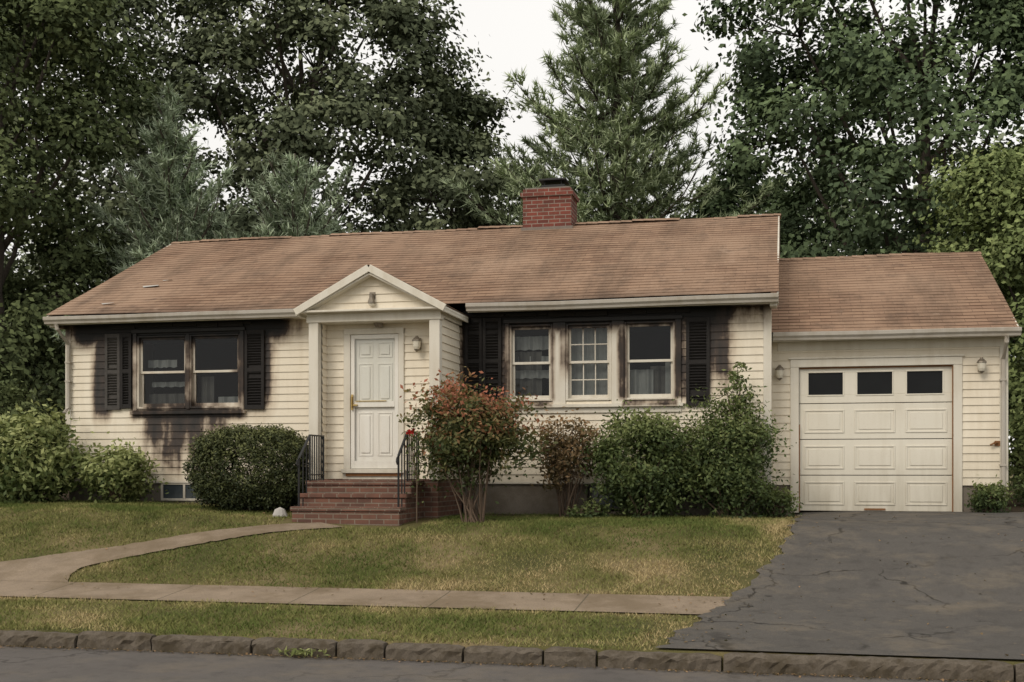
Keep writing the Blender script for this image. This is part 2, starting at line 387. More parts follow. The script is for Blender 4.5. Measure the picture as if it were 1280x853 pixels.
# grass blades
rng=np.random.default_rng(11)
N=500000
gx=rng.uniform(-15.5,6.5,N); gy=rng.uniform(-7.23,.2,N)
keep=(gx>-9.2-1.02*(gy+7.2)*.75-1.0)
de=np.interp(gy,DY,DX)
edge=rng.normal(0,.04,N)
def vnoise(x,y,sc,seed):
    r=np.random.default_rng(seed); g=r.random((64,64)); u=(x*sc)%63; v=(y*sc)%63
    i=u.astype(int);j=v.astype(int);fu=u-i;fv=v-j;fu=fu*fu*(3-2*fu);fv=fv*fv*(3-2*fv)
    return (g[i,j]*(1-fu)+g[i+1,j]*fu)*(1-fv)+(g[i,j+1]*(1-fu)+g[i+1,j+1]*fu)*fv
edge+=(vnoise(gx+40,gy+40,4.5,9)-.5)*.20
keep&=~((gx>de+edge-.02)&(gx<3.78))
keep&=~((gy>-5.6+edge*.7)&(gy<-4.72+edge*.8)&(gx<de))
keep&=~inpoly(gx+edge*.6,gy+edge*.6,PPOLY)
keep&=~((gx>-6.5)&(gx<-4.6)&(gy>-2.45))
bedl=-.55+.2*np.sin(gx*1.7)+.1*np.sin(gx*5)
keep&=~((gy>bedl)&(gx<.2)&(rng.random(N)>.12))
keep&=~((gx>-.3)&(gx<.3)&(gy>-.2))
fb=.45*vnoise(gx*.8+40,gy+40,.75,21)+.33*vnoise(gx+40,gy*1.2+40,2.0,22)+.22*vnoise(gx+40,gy+40,5.3,23)
pn=vnoise(gx+40,gy+40,1.3,1)*.5+vnoise(gx+40,gy+40,4.1,2)*.3+(1-fb)*.2
keep&=rng.random(N)<np.clip(.2+1.25*pn,0,1)
dist_e=np.minimum(np.abs(gx-de),np.minimum(np.abs(gy+5.6),np.abs(gy+4.72)))
dry=np.clip(1-dist_e/.45,0,1)*.24+np.where(gy<-5.6,.05,0.)
gx=gx[keep];gy=gy[keep];dry=dry[keep];pn=pn[keep];fb=fb[keep];n=len(gx)
hh=(rng.uniform(.018,.050,n)*(.55+.9*pn))[:,None]
base=np.stack([gx,gy,zt(gx,gy)-.004],1)
ang=rng.uniform(0,2*np.pi,n); a=np.stack([np.cos(ang),np.sin(ang),0*ang],1)
lean=np.stack([rng.normal(0,.7,n),rng.normal(0,.7,n),np.ones(n)],1)
w=rng.uniform(.0035,.007,n)[:,None]
P=np.stack([base-a*w,base+a*w,base+lean*hh],1).reshape(-1,3)
np_mesh('grass',P,3,M_grass,None,np.clip(.39+rng.normal(0,.13,n)+dry+1.75*(fb-.5),0,1))

def fallen():
    r=np.random.default_rng(8); pts=[];sz=[]
    for _ in range(1700):
        k=r.random()
        if k<.66: x=r.uniform(-8,3);y=-7.335-abs(r.normal(0,.05));z=RZD+.006+r.random()*.012;s=.028
        elif k<.78: x=r.uniform(-.9,3.4);y=r.uniform(-7.1,.3);z=ztf(x,y)+.03;s=.035
        elif k<.86: x=r.uniform(-8,-.5);y=-4.7+r.normal(0,.25);z=ztf(x,y)+.03;s=.035
        elif k<.93: x=dedge(-6)+r.normal(0,.25);y=r.uniform(-7,-3);z=ztf(x,y)+.032;s=.035
        else: x=r.uniform(-11,0);y=r.uniform(-6.8,-.8);z=ztf(x,y)+.035;s=.045
        pts.append((x,y,z));sz.append(s)
    C=np.array(pts); V=leaf_verts(C,np.array(sz)[:,None],r,4.,.6); np_mesh('fallen_leaves',V,4,L_brown,None,r.uniform(0,1,len(C)))
fallen()

# ------------------------------------------------------------------ house
house=empty('clapboard_house')
XL,XR=-11.2,-.2; YB=7.4
VX0,VX1,VY=-6.54,-4.65,-1.25
EXPO=.112
def siding(mb,p0,ud,nd,L,z0,z1,openings=(),lim=None,m=0):
    p0=Vector(p0);ud=Vector(ud);nd=Vector(nd)
    lines=[z0+k*EXPO for k in range(int((z1-z0)/EXPO)+2) if z0+k*EXPO<z1-1e-4]
    br=sorted(set([round(z,4) for z in lines]+[round(o[k],4) for o in openings for k in (2,3) if z0<o[k]<z1]+[round(z1,4)]))
    def off(z,below=False):
        k=(z-z0)/EXPO; fr=k-math.floor(k+1e-4)
        if below and fr<2e-3: fr=1.
        return .018-.016*fr
    def P(u,z,o): return p0+ud*u+nd*o+Vector((0,0,z))
    for a,b in zip(br[:-1],br[1:]):
        if b-a<.002: continue
        zm=(a+b)/2
        segs=[(0.,L)]
        for o in openings:
            if o[2]<zm<o[3]:
                ns=[]
                for s,e in segs:
                    if o[1]<=s or o[0]>=e: ns.append((s,e))
                    else:
                        if o[0]>s: ns.append((s,o[0]))
                        if o[1]<e: ns.append((o[1],e))
                segs=ns
        isline=min(abs(a-l) for l in lines)<.002
        for s,e in segs:
            if lim:
                s0,e0=lim(a);s1,e1=lim(b)
                if e0-s0<.01: continue
                if e1<s1: s1=e1=(s1+e1)/2
            else: s0=s1=s;e0=e1=e
            mb.face([P(s0,a,off(a)),P(e0,a,off(a)),P(e1,b,off(b,True)),P(s1,b,off(b,True))],m)
            if isline: mb.face([P(s0,a,.002),P(e0,a,.002),P(e0,a,off(a)),P(s0,a,off(a))],m)
sd=MB()
ZS=.47; ZW=2.99
op=[(VX0-XL+.02,VX1-XL-.02,0,3.2),
    (-9.96-XL,-8.19-XL,1.60,2.77),(-3.93-XL,-3.29-XL,1.64,2.78),(-3.09-XL,-2.43-XL,1.64,2.78),(-2.24-XL,-1.52-XL,1.64,2.78)]
siding(sd,(XL,0,0),(1,0,0),(0,-1,0),XR-XL,ZS,ZW,op)
def gl(zE,zR,yE,yR,L):
    def f(z):
        if z<=zE: return (0,L)
        k=(z-zE)/(zR-zE); return (k*(L/2),L-k*(L/2))
    return f
siding(sd,(XL,YB,0),(0,-1,0),(-1,0,0),YB,ZS,4.9,(),gl(3.1,4.92,0,3.7,YB))
siding(sd,(XR,0,0),(0,1,0),(1,0,0),YB,ZS,4.9,(),gl(3.1,4.92,0,3.7,YB))
siding(sd,(XR,YB,0),(-1,0,0),(0,1,0),XR-XL,ZS,ZW)
siding(sd,(VX1,VY,0),(0,1,0),(1,0,0),-VY,.52,2.88)
siding(sd,(VX0,0,0),(0,-1,0),(-1,0,0),-VY,.52,2.88)
RY=-.95
siding(sd,(VX0+.1,RY,0),(1,0,0),(0,-1,0),VX1-VX0-.2,.52,2.74,[(-6.14-VX0-.1,-5.24-VX0-.1,0,2.64)])
siding(sd,(VX0+.13,VY+.1,0),(0,1,0),(1,0,0),.2,.52,2.74); siding(sd,(VX1-.13,RY,0),(0,-1,0),(-1,0,0),.2,.52,2.74)
cx=-5.595
siding(sd,(cx-1.0,VY-.03,0),(1,0,0),(0,-1,0),2.0,2.87,3.40,(),lambda z:(max(0,(z-2.84)/.555),2.0-max(0,(z-2.84)/.555)))
GX0,GX1,GY=-.2,3.0,.6; GB=6.9
siding(sd,(GX0,GY,0),(1,0,0),(0,-1,0),GX1-GX0,.43,2.52,[(.20-GX0,2.30-GX0,0,2.12)])
siding(sd,(GX1,GY,0),(0,1,0),(1,0,0),GB-GY,.43,4.15,(),gl(2.62,4.2,0,3,GB-GY))
siding(sd,(GX1,GB,0),(-1,0,0),(0,1,0),GX1-GX0,.43,2.52)
sd.build('siding',M_siding,house)
fd=MB()
fd.box(XL+.02,VX0+.0,.012,.3,-.4,ZS)
for a,b in ((VX1,-2.78),(-2.28,XR-.01)): fd.box(a,b,.012,.3,-.4,ZS)
fd.box(-2.78,-2.28,.012,.3,-.4,.05)
fd.box(XL+.02,XR-.02,YB-.3,YB-.01,-.4,ZS); fd.box(XL+.02,XL+.3,.3,YB-.3,-.4,ZS); fd.box(XR-.3,XR-.02,.3,YB-.3,-.4,ZS)
fd.box(GX0+.03,.19,GY+.012,GY+.25,-.4,.43); fd.box(2.31,GX1-.012,GY+.012,GY+.25,-.4,.43); fd.box(GX1-.25,GX1-.012,GY+.25,GB,-.4,.43)
fd.box(.19,2.31,GY+.25,GB,-.3,.04)
fd.build('foundation',M_found,house,bevel=.006)
bw=MB()
def bwin(x0,x1,z0,z1,n,fm=0):
    bw.box(x0,x1,-.012,.02,z0,z0+.035,fm);bw.box(x0,x1,-.012,.02,z1-.035,z1,fm)
    for k in range(n+1):
        xx=x0+(x1-x0-.035)*k/n; bw.box(xx,xx+.035,-.015,.02,z0+.035,z1-.035,fm)
    bw.box(x0+.01,x1-.01,.004,.011,z0+.01,z1-.01,1)
bwin(-9.55,-8.75,.17,.455,2); bwin(-2.76,-2.30,.08,.455,1,2)
bw.build('basement_windows',[M_trim,simple('basement_pane',(.05,.062,.07),.15,.5,4,.6),M_shut],house)
vf=MB(); vf.box(VX0+.02,VX1-.015,VY+.01,0,-.3,.515); vf.build('vestibule_base',M_brick2,house)

# -------- roofs
RN=np.random.default_rng(2).random((64,64))
def rn(u,v):
    i=int(u)%63;j=int(v)%63;fu=u-int(u);fv=v-int(v)
    return (RN[i,j]*(1-fu)+RN[i+1,j]*fu)*(1-fv)+(RN[i,j+1]*(1-fu)+RN[i+1,j+1]*fu)*fv
def roof(mb,O,U,V,L,S,expo=.14,uo=0.,sag=.02,m=0):
    O=Vector(O);U=Vector(U).normalized();V=Vector(V).normalized();Nn=U.cross(V).normalized()
    if Nn.z<0:Nn=-Nn
    rows=int(math.ceil(S/expo)); nu=max(2,int(L/.3))
    def P(u,v,o):
        w=(rn(u*1.1+20+uo,v*1.3+3)-.5)*sag*.6+(rn(u*.35+5,v*.4+9)-.5)*sag*1.6
        return O+U*u+V*v+Nn*(o+w)
    for r in range(rows):
        v0=r*expo; v1=min(S,v0+expo); st=.005+.004*rn(r*.7+3,uo+1)
        for k in range(nu):
            u0=L*k/nu;u1=L*(k+1)/nu
            mb.face([P(u0,v0,.002+st),P(u1,v0,.002+st),P(u1,v1,.002),P(u0,v1,.002)],m,[(u0+uo,v0),(u1+uo,v0),(u1+uo,v1-.002),(u0+uo,v1-.002)])
            mb.face([P(u0,v0,0),P(u1,v0,0),P(u1,v0,.002+st),P(u0,v0,.002+st)],m,[(u0,v0+.001)]*4)
EZ=3.07; RZ=4.985; EY=-.35; RYR=3.68
rf=MB()
s=Vector((0,RYR-EY,RZ-EZ)); S=s.length
roof(rf,(-11.34,EY,EZ),(1,0,0),s,11.26,S,uo=0,sag=.03)
roof(rf,(-.08,2*RYR-EY,EZ),(-1,0,0),(0,-s.y,s.z),11.26,S,uo=31)
gE=(.3,2.59);gR=(3.76,4.235); gs=Vector((0,gR[0]-gE[0],gR[1]-gE[1]))
roof(rf,(-.19,gE[0],gE[1]),(1,0,0),gs,3.31,gs.length,uo=50)
roof(rf,(3.12,2*gR[0]-gE[0],gE[1]),(-1,0,0),(0,-gs.y,gs.z),3.31,gs.length,uo=70)
pe=2.885;pk=3.475;hw=1.09
roof(rf,(cx-hw,.75,pe),(0,-1,0),(hw,0,pk-pe),.75+1.47,math.hypot(hw,pk-pe),uo=90,sag=.008)
roof(rf,(cx+hw,-1.47,pe),(0,1,0),(-hw,0,pk-pe),.75+1.47,math.hypot(hw,pk-pe),uo=110,sag=.008)
rf.build('roof_shingles',M_sh,house)
rc=MB()
def cap(x0,x1,y,z,slope):
    x=x0;k=0
    while x<x1-.01:
        e=min(x+.2,x1); w=.13
        dz=(rn(x*1.1,4)-.5)*.024
        for sg in (-1,1):
            rc.face([(x,y,z+.018+dz),(e+.02,y,z+.008+dz),(e+.02,y+sg*w,z+.012-w*slope+dz),(x,y+sg*w,z+.022-w*slope+dz)],0,[(x,k*.14+.01),(x+.2,k*.14+.01),(x+.2,k*.14+.12),(x,k*.14+.12)])
            rc.face([(x,y,z+.018+dz),(x,y+sg*w,z+.022-w*slope+dz),(x,y+sg*w,z-w*slope+dz-.01),(x,y,z+dz-.01)])
        x=e;k+=1
cap(-11.34,-4.52,RYR,RZ,.475);cap(-3.58,-.08,RYR,RZ,.475);cap(-.1,3.12,gR[0],gR[1],.475)
rc.build('ridge_caps',M_sh,house)
fp=MB()
def onroof(x,t,w,h,o=.03):
    p=Vector((x,EY,EZ))+s*t; v=s.normalized(); n=Vector((0,-s.z,s.y)).normalized()
    a=p+n*o; fp.face([a,a+Vector((w,0,0))+n*.02,a+Vector((w*.8,0,0))+v*h,a+Vector((-.05,0,0))+v*h*.7])
onroof(-10.35,.30,.28,.12);onroof(-10.6,.10,.2,.08);onroof(-10.15,.38,.16,.05)
fp.build('torn_shingle_patches',simple('grey_felt',(.42,.40,.37),.8,.2,10),house)
tr=MB()
gut=MB()
def gutter(x0,x1,y,z):
    prof=[(0,0),(-.075,0),(-.085,.03),(-.115,.06),(-.12,.105),(-.11,.11),(-.10,.10),(0,.10)]
    n=max(2,int((x1-x0)/.6))
    ptsl=[]
    for i in range(n+1):
        xx=x0+(x1-x0)*i/n; dz=(rn(xx*.9+9+20,7)-.5)*.018
        ptsl.append([(xx,y+a,z+b+dz) for a,b in prof])
    for i in range(n):
        for k in range(len(prof)):
            k2=(k+1)%len(prof)
            gut.face([ptsl[i][k],ptsl[i][k2],ptsl[i+1][k2],ptsl[i+1][k]])
    gut.face(ptsl[0]);gut.face(ptsl[n][::-1])
for a,b in ((-11.34,cx-hw-.02),(cx+hw+.02,-.08)):
    tr.box(a,b,EY+.02,EY+.045,2.93,3.055)
    tr.box(a,b,EY+.047,0.02,2.945,2.965)
    gutter(a,b,EY+.018,2.935)
tr.box(-.17,3.1,gE[0]+.02,gE[0]+.045,2.47,2.575); tr.box(-.17,3.1,gE[0]+.047,GY+.02,2.49,2.505)
gutter(-.16,3.13,gE[0]+.018,2.475)
tr.box(-.1,GX1,GY-.028,GY-.018+.03,2.36,2.49)
def rake(x,x2,yE,zE,yR,zR,w=.13):
    for sgn in (1,-1):
        yy=yE if sgn==1 else 2*yR-yE
        tr.beam((x,yy,zE-.07),(x,yR,zR-.07),x2,w)
rake(-11.33,.025,EY+.03,EZ+.01,RYR,RZ); rake(-.095,.025,EY+.03,EZ+.01,RYR,RZ)
rake(3.11,.025,gE[0]+.03,gE[1]+.01,gR[0],gR[1])
for xx in (-11.32,-.20): tr.box(xx,xx+.1,EY+.05,-.0,2.90,2.943)
def corner(x0,x1,y0,y1,z0,z1): tr.box(x0,x1,y0,y1,z0,z1)
corner(XL-.022,XL+.075,-.026,-.001+.03,.45,2.943); corner(XR-.09,XR+.022,-.026,.03,.45,2.943)
corner(GX1-.09,GX1+.022,GY-.026,GY+.03,.41,2.36)
tr.box(VX0-.012,VX0+.13,VY-.03,VY+.10,.51,2.72); tr.box(VX1-.13,VX1+.02,VY-.03,VY+.10,.51,2.72)
tr.box(VX0-.04,VX1+.045,VY-.045,VY+.10,2.72,2.86)
tr.box(VX1-.05,VX1+.045,VY+.10,-.02,2.76,2.86);tr.box(VX0-.04,VX0+.05,VY+.10,-.02,2.76,2.86)
tr.box(VX0+.13,VX1-.13,VY+.10,RY+.02,2.72,2.76)
tr.box(cx-hw,cx+hw,-1.44,VY-.01,2.845,2.875)
tr.box(VX1+.045,cx+hw,VY-.01,-.05,2.845,2.87);tr.box(cx-hw,VX0-.04,VY-.01,-.05,2.845,2.87)
tr.beam((cx-hw-.0,-1.455,pe-.035),(cx,-1.455,pk-.040),.03,.10); tr.beam((cx+hw+.0,-1.4555,pe-.035),(cx,-1.4555,pk-.040),.03,.10)
tr.beam((cx-hw+.16,-1.36,pe-.0),(cx,-1.36,pk-.115),.16,.03); tr.beam((cx+hw-.16,-1.36,pe-.0),(cx,-1.36,pk-.115),.16,.03)
tr.box(cx+hw-.03,cx+hw-.005,-1.44,-.05,2.80,2.885); tr.box(cx-hw+.005,cx-hw+.03,-1.44,-.05,2.80,2.885)
tr.box(.08,.20,GY-.035,GY+.10,.03,2.12);tr.box(2.30,2.42,GY-.035,GY+.10,.03,2.12);tr.box(.08,2.42,GY-.04,GY+.10,2.12,2.235)
tr.box(.05,2.45,GY-.06,GY-.0,2.235,2.26)
tr.box(XL,VX0,-.024,.011,.44,.469); tr.box(VX1,XR,-.024,.011,.44,.469)
tr.box(-6.14,-6.04,RY-.04,RY+.06,.66,2.64);tr.box(-5.32,-5.24,RY-.04,RY+.06,.66,2.64);tr.box(-6.14,-5.24,RY-.045,RY+.06,2.575,2.66);tr.box(-6.16,-5.22,RY-.09,RY+.06,.60,.66)
tr.box(-6.16,-5.22,RY-.035,RY+.02,.50,.60)
gla=MB(); mu=MB(); cur=MB()
def dh_window(x0,x1,z0,z1,grid=None,g=(1,1)):
    tr.box(x0-.004,x0+.03,-.03,.10,z0,z1);tr.box(x1-.03,x1+.004,-.03,.10,z0,z1)
    tr.box(x0+.03,x1-.03,-.03,.10,z1-.03,z1+.002);tr.box(x0+.03,x1-.03,-.035,.10,z0-.002,z0+.03)
    X0,X1,Z0,Z1=x0+.03,x1-.03,z0+.03,z1-.03; zm=(Z0+Z1)/2
    for k,(a,b,y) in enumerate(((zm-.02,Z1,.02),(Z0,zm+.02,.055))):
        w=.035
        mu.box(X0,X0+w,y,y+.03,a,b);mu.box(X1-w,X1,y,y+.03,a,b)
        mu.box(X0+w,X1-w,y,y+.03,b-.038,b);mu.box(X0+w,X1-w,y,y+.03,a,a+(.038 if k==0 else .055))
        if g[k]: gla.face([(X0+.02,y+.015,a+.02),(X1-.02,y+.015,a+.02),(X1-.02,y+.015,b-.02),(X0+.02,y+.015,b-.02)])
        if grid:
            nc,nr=grid
            for i in range(1,nc):
                xx=X0+w+(X1-X0-2*w)*i/nc; mu.box(xx-.008,xx+.008,y+.004,y+.026,a+.038,b-.038)
            for i in range(1,nr):
                zz=a+.04+(b-a-.08)*i/nr; mu.box(X0+w,X1-w,y+.006,y+.024,zz-.008,zz+.008)
def curtain(x0,x1,z0,z1,y,m,seed=0,amp=.018):
    n=40; r=random.Random(seed); ph=r.uniform(0,6)
    P=[]
    for i in range(n+1):
        t=i/n; x=x0+(x1-x0)*t; yy=y+amp*math.sin(t*34*(x1-x0)+ph)+amp*.6*math.sin(t*71*(x1-x0)+ph*2)
        P.append((x,yy))
    for i in range(n):
        cur.face([(P[i][0],P[i][1],z0+.006*math.sin(i*.7+ph)),(P[i+1][0],P[i+1][1],z0+.006*math.sin((i+1)*.7+ph)),(P[i+1][0],P[i+1][1]*1.0,z1),(P[i][0],P[i][1],z1)],m)
dh_window(-9.95,-9.10,1.61,2.76); dh_window(-9.05,-8.20,1.61,2.76)
tr.box(-9.103,-9.047,-.04,.09,1.60,2.77)
tr.box(-10.02,-9.955,-.045,.05,1.57,2.80);tr.box(-8.195,-8.13,-.045,.05,1.57,2.80);tr.box(-10.04,-8.11,-.05,.05,2.80,2.86)
tr.box(-10.05,-8.10,-.08,.05,1.52,1.569)
curtain(-9.9,-9.15,1.6,1.86,.22,1,1);curtain(-9.9,-9.4,2.28,2.40,.24,0,2);curtain(-9.85,-9.2,1.97,2.05,.25,0,12);curtain(-8.98,-8.75,1.6,2.12,.2,1,3);curtain(-8.70,-8.28,1.6,1.80,.23,0,4)
for k,(a,b) in enumerate(((-3.93,-3.29),(-3.09,-2.43),(-2.24,-1.52))):
    dh_window(a,b,1.65,2.77,grid=((3,2) if k==1 else None))
tr.box(-4.0,-3.935,-.045,.05,1.60,2.79);tr.box(-3.285,-3.095,-.042,.05,1.60,2.79);tr.box(-2.425,-2.245,-.042,.05,1.60,2.79);tr.box(-1.515,-1.43,-.045,.05,1.60,2.79)
tr.box(-4.02,-1.41,-.055,.05,2.79,2.85);tr.box(-4.03,-1.40,-.085,.05,1.55,1.599)
tr.box(-4.0,-1.43,-.035,.012,1.47,1.55)
curtain(-3.9,-3.31,2.42,2.62,.2,0,5);curtain(-3.9,-3.31,2.0,2.12,.2,0,15);curtain(-3.9,-3.5,1.65,2.4,.24,1,25);curtain(-3.9,-3.31,2.25,2.33,.26,0,35)
curtain(-3.06,-2.46,1.65,2.75,.18,0,6);curtain(-2.2,-1.85,1.65,2.10,.2,0,7,.02);curtain(-1.9,-1.56,1.65,2.15,.24,1,8);curtain(-1.68,-1.56,1.65,2.2,.22,0,9)
it=MB(); it.box(XL+.05,XR-.05,2.6,2.64,.3,2.95); it.box(XL+.05,XR-.05,.31,2.6,.55,.60); it.box(XL+.05,XR-.05,.1,YB-.1,2.92,2.94)
it.box(-7.2,-7.15,.1,2.6,.6,2.9);it.box(-4.6,-4.55,.1,2.6,.6,2.9)
it.box(XL+.05,-9.98,.105,.13,.6,2.9);it.box(-8.17,-4.0,.105,.13,.6,2.9)
it.box(-9.98,-8.17,.105,.13,.6,1.6);it.box(-4.0,-1.45,.105,.13,.6,1.62);it.box(-1.45,XR-.05,.105,.13,.6,2.9)
it.box(VX0+.15,VX1-.15,RY+.08,RY+.1,.5,2.7)
it.build('interior',M_dark,house)
tr.build('trim',M_trim,house,bevel=.005)
gut.build('gutters',M_gutter,house)
gla.build('window_panes',M_glass,house)
mu.build('window_sashes',M_trim,house,bevel=.003)
cur.build('curtains',[M_curt,M_curtd],house)
def shutter(mb,x0,x1,z0,z1,m):
    y0,y1=-.058,-.026; w=.045
    mb.box(x0,x0+w,y0,y1,z0,z1,m);mb.box(x1-w,x1,y0,y1,z0,z1,m)
    mb.box(x0+.01,x1-.01,y1-.001,y1+.004,z0+.01,z1-.01,m)
    zm=(z0+z1)/2
    for a,b in ((z0,z0+.07),(zm-.03,zm+.03),(z1-.06,z1)): mb.box(x0+w,x1-w,y0+.002,y1-.002,a,b,m)
    for a,b in ((z0+.07,zm-.03),(zm+.03,z1-.06)):
        n=int((b-a)/.04)
        for i in range(n):
            z=a+(b-a)*(i+.5)/n
            if random.random()<.06: continue
            mb.beam((x0+w,y0+.015,z),(x1-w,y0+.015,z+random.uniform(-.003,.003)),.026,.008,m,up=(0,.7,.7))
sh=MB(); shutter(sh,-10.50,-10.24,1.60,2.80,1); shutter(sh,-10.235,-10.04,1.62,2.80,0); shutter(sh,-8.11,-7.79,1.58,2.80,0)
shutter(sh,-4.60,-4.34,1.62,2.88,0);shutter(sh,-4.33,-4.05,1.62,2.88,0);shutter(sh,-1.36,-1.03,1.55,2.80,0)
sh.build('shutters',[M_char,M_shut],house)
cb=MB()
for (a,b) in ((-10.4,-8.0),(-4.6,-1.3)):
    x=a
    while x<b:
        L=random.uniform(.15,.5); z=random.uniform(2.865,2.905)
        cb.box(x,min(x+L,b)-.01,-.045-random.uniform(0,.010),-.019,z,2.94); x+=L
cb.build('charred_boards',M_char,house)
dr=MB()
x0,x1,z0,z1=-6.035,-5.325,.665,2.57; y=RY+.02
dr.box(x0,x1,y,y+.04,z0,z1)
def pan(x0,x1,z0,z1,y,d=.014):
    dr.box(x0,x1,y-d*.6,y,z0,z0+.018);dr.box(x0,x1,y-d*.6,y,z1-.018,z1);dr.box(x0,x0+.018,y-d*.6,y,z0+.018,z1-.018);dr.box(x1-.018,x1,y-d*.6,y,z0+.018,z1-.018)
    dr.box(x0+.045,x1-.045,y-d,y,z0+.045,z1-.045)
W=(x1-x0)
for a,b in ((x0+.1,x0+W/2-.035),(x0+W/2+.035,x1-.1)):
    pan(a,b,z0+.18,z0+.80,y);pan(a,b,z0+.95,z0+1.50,y);pan(a,b,z0+1.58,z0+1.80,y)
dr.box(x0,x0+.055,y-.045,y-.02,z0,z1);dr.box(x1-.055,x1,y-.045,y-.02,z0,z1);dr.box(x0+.055,x1-.055,y-.045,y-.02,z1-.06,z1);dr.box(x0+.055,x1-.055,y-.045,y-.02,z0,z0+.11)
dr.box(x0+.055,x1-.055,y-.047,y-.02,1.54,1.62)
dr.build('front_door',M_door,house,bevel=.003)
tg=NT('clear_storm_glass'); _t=tg.n('BsdfTransparent'); _t.inputs[0].default_value=(.93,.94,.93,1); _g=tg.n('BsdfGlossy'); _g.inputs['Roughness'].default_value=.04
_m=tg.n('MixShader'); _m.inputs[0].default_value=.05; tg.t.links.new(_t.outputs[0],_m.inputs[1]); tg.t.links.new(_g.outputs[0],_m.inputs[2]); M_storm=tg.done(_m.outputs[0])
sg=MB(); sg.face([(x0+.05,y-.032,1.61),(x1-.05,y-.032,1.61),(x1-.05,y-.032,z1-.05),(x0+.05,y-.032,z1-.05)]); sg.build('storm_door_pane',M_storm,house)
hd=MB(); hd.box(-6.02,-5.995,y-.075,y-.046,1.50,1.72);hd.tube([(-6.008,y-.09,1.53),(-6.008,y-.09,1.69)],[.009,.009]);hd.box(-5.96,-5.5,y-.06,y-.048,1.62,1.632)
hd.box(-5.99,-5.93,y-.08,y-.046,1.56,1.58)
hd.build('door_handle',M_brass,house)
sp_=MB(); sp_.box(-6.10,-5.28,RY-.06,RY-.037,.56,.60); sp_.build('threshold_rust',M_rust,house)
gd=MB(); gx0,gx1=.205,2.295; gyd=GY+.035; GZ0,GZ1=.055,2.115
sec=(GZ1-GZ0)/4
for k in range(4):
    za=GZ0+sec*k+.005; zb=GZ0+sec*(k+1)-.005
    if k<3: gd.box(gx0,gx1,gyd,gyd+.04,za,zb)
    cw=(gx1-gx0)/3
    if k==3:
        wz0,wz1=za+.12,zb-.07
        gd.box(gx0,gx1,gyd,gyd+.04,za,wz0);gd.box(gx0,gx1,gyd,gyd+.04,wz1,zb)
        xs_=[gx0]
        for i in range(3):
            a=gx0+cw*i+.11-(i-1)*.02;b=gx0+cw*(i+1)-.11-(i-1)*.02
            gd.box(xs_[-1],a,gyd,gyd+.04,wz0,wz1); xs_.append(b)
            gd.box(a-.02,b+.02,gyd-.01,gyd-.0005,wz1,wz1+.02);gd.box(a-.02,b+.02,gyd-.01,gyd-.0005,wz0-.02,wz0)
            gd.box(a-.02,a,gyd-.01,gyd-.0005,wz0,wz1);gd.box(b,b+.02,gyd-.01,gyd-.0005,wz0,wz1)
            gd.box(a,b,gyd+.02,gyd+.03,wz0,wz1,1)
        gd.box(xs_[-1],gx1,gyd,gyd+.04,wz0,wz1)
    else:
        for i in range(3):
            a=gx0+cw*i+.07;b=gx0+cw*(i+1)-.07;c=za+.085;d=zb-.085
            e=.022
            gd.box(a,b,gyd-.012,gyd-.0005,c,c+e);gd.box(a,b,gyd-.012,gyd-.0005,d-e,d);gd.box(a,a+e,gyd-.012,gyd-.0005,c+e,d-e);gd.box(b-e,b,gyd-.012,gyd-.0005,c+e,d-e)
            gd.box(a+.06,b-.06,gyd-.010,gyd-.0005,c+.05,d-.05)
gd.build('garage_door',[M_garage,simple('garage_pane',(.012,.013,.014),.12,.5,3,.12)],house,bevel=.004)
gr=MB(); gr.box(gx0+.9,gx1-.9,gyd-.02,gyd-.011,.075,.10);gr.box(.203,.215,GY-.037,GY-.034,.05,1.3);gr.box(2.285,2.299,GY-.036,GY-.02,.05,2.1);gr.box(.21,2.29,GY-.0,GY+.03,2.10,2.119)
gr.build('garage_door_weatherstrip',M_rust,house)
it2=MB(); it2.box(.2,2.3,1.6,1.62,0,2.4); it2.build('garage_interior',M_dark,house)
ch=MB(); cX0,cX1,cY0,cY1=-4.48,-3.62,3.42,4.02
ch.box(cX0,cX1,cY0,cY1,4.3,5.44);ch.box(cX0-.035,cX1+.035,cY0-.035,cY1+.035,5.44,5.51);ch.box(cX0,cX1,cY0,cY1,5.51,5.57)
ch.build('chimney',M_brick,house)
cc=MB(); cc.box(cX0+.03,cX1-.03,cY0+.03,cY1-.03,5.57,5.60,1)
cc.box(-4.18,-3.76,3.56,3.90,5.60,5.67,0)
for xx in(-4.14,-3.84):
    for yy in(3.6,3.84): cc.box(xx,xx+.02,yy,yy+.02,5.67,5.74,0)
cc.box(-4.22,-3.74,3.52,3.94,5.74,5.77,0); cc.box(-4.1,-3.9,3.62,3.84,5.77,5.80,0)
cc.box(cX0-.03,cX1+.03,cY0-.025,cY0-.003,4.82,4.90,1)
cc.build('chimney_cap',[M_iron,simple('mortar_crown',(.20,.17,.145),.9,.3,8)],house,bevel=.004)
ds=MB()
def dspout(x,y,ztop,zbot,yg):
    ds.tube([(x,yg,ztop),(x,yg+.02,ztop-.08),(x,y,ztop-.30),(x,y,zbot+.1),(x,y-.12,zbot)],[.032]*5,8)
    for z in (ztop-.6,zbot+.5): ds.box(x-.045,x+.045,y-.038,y+.04,z,z+.025)
dspout(-11.14,-.06,2.95,1.55,-.39); dspout(2.95,GY-.06,2.48,.2,.25)
ds.build('downspouts',M_gutter,house)
lp=MB()
def lathe(mb,c,prof,seg=12,m=0):
    c=Vector(c); mb.tube([c+Vector((0,0,z)) for r,z in prof],[r for r,z in prof],seg,m)
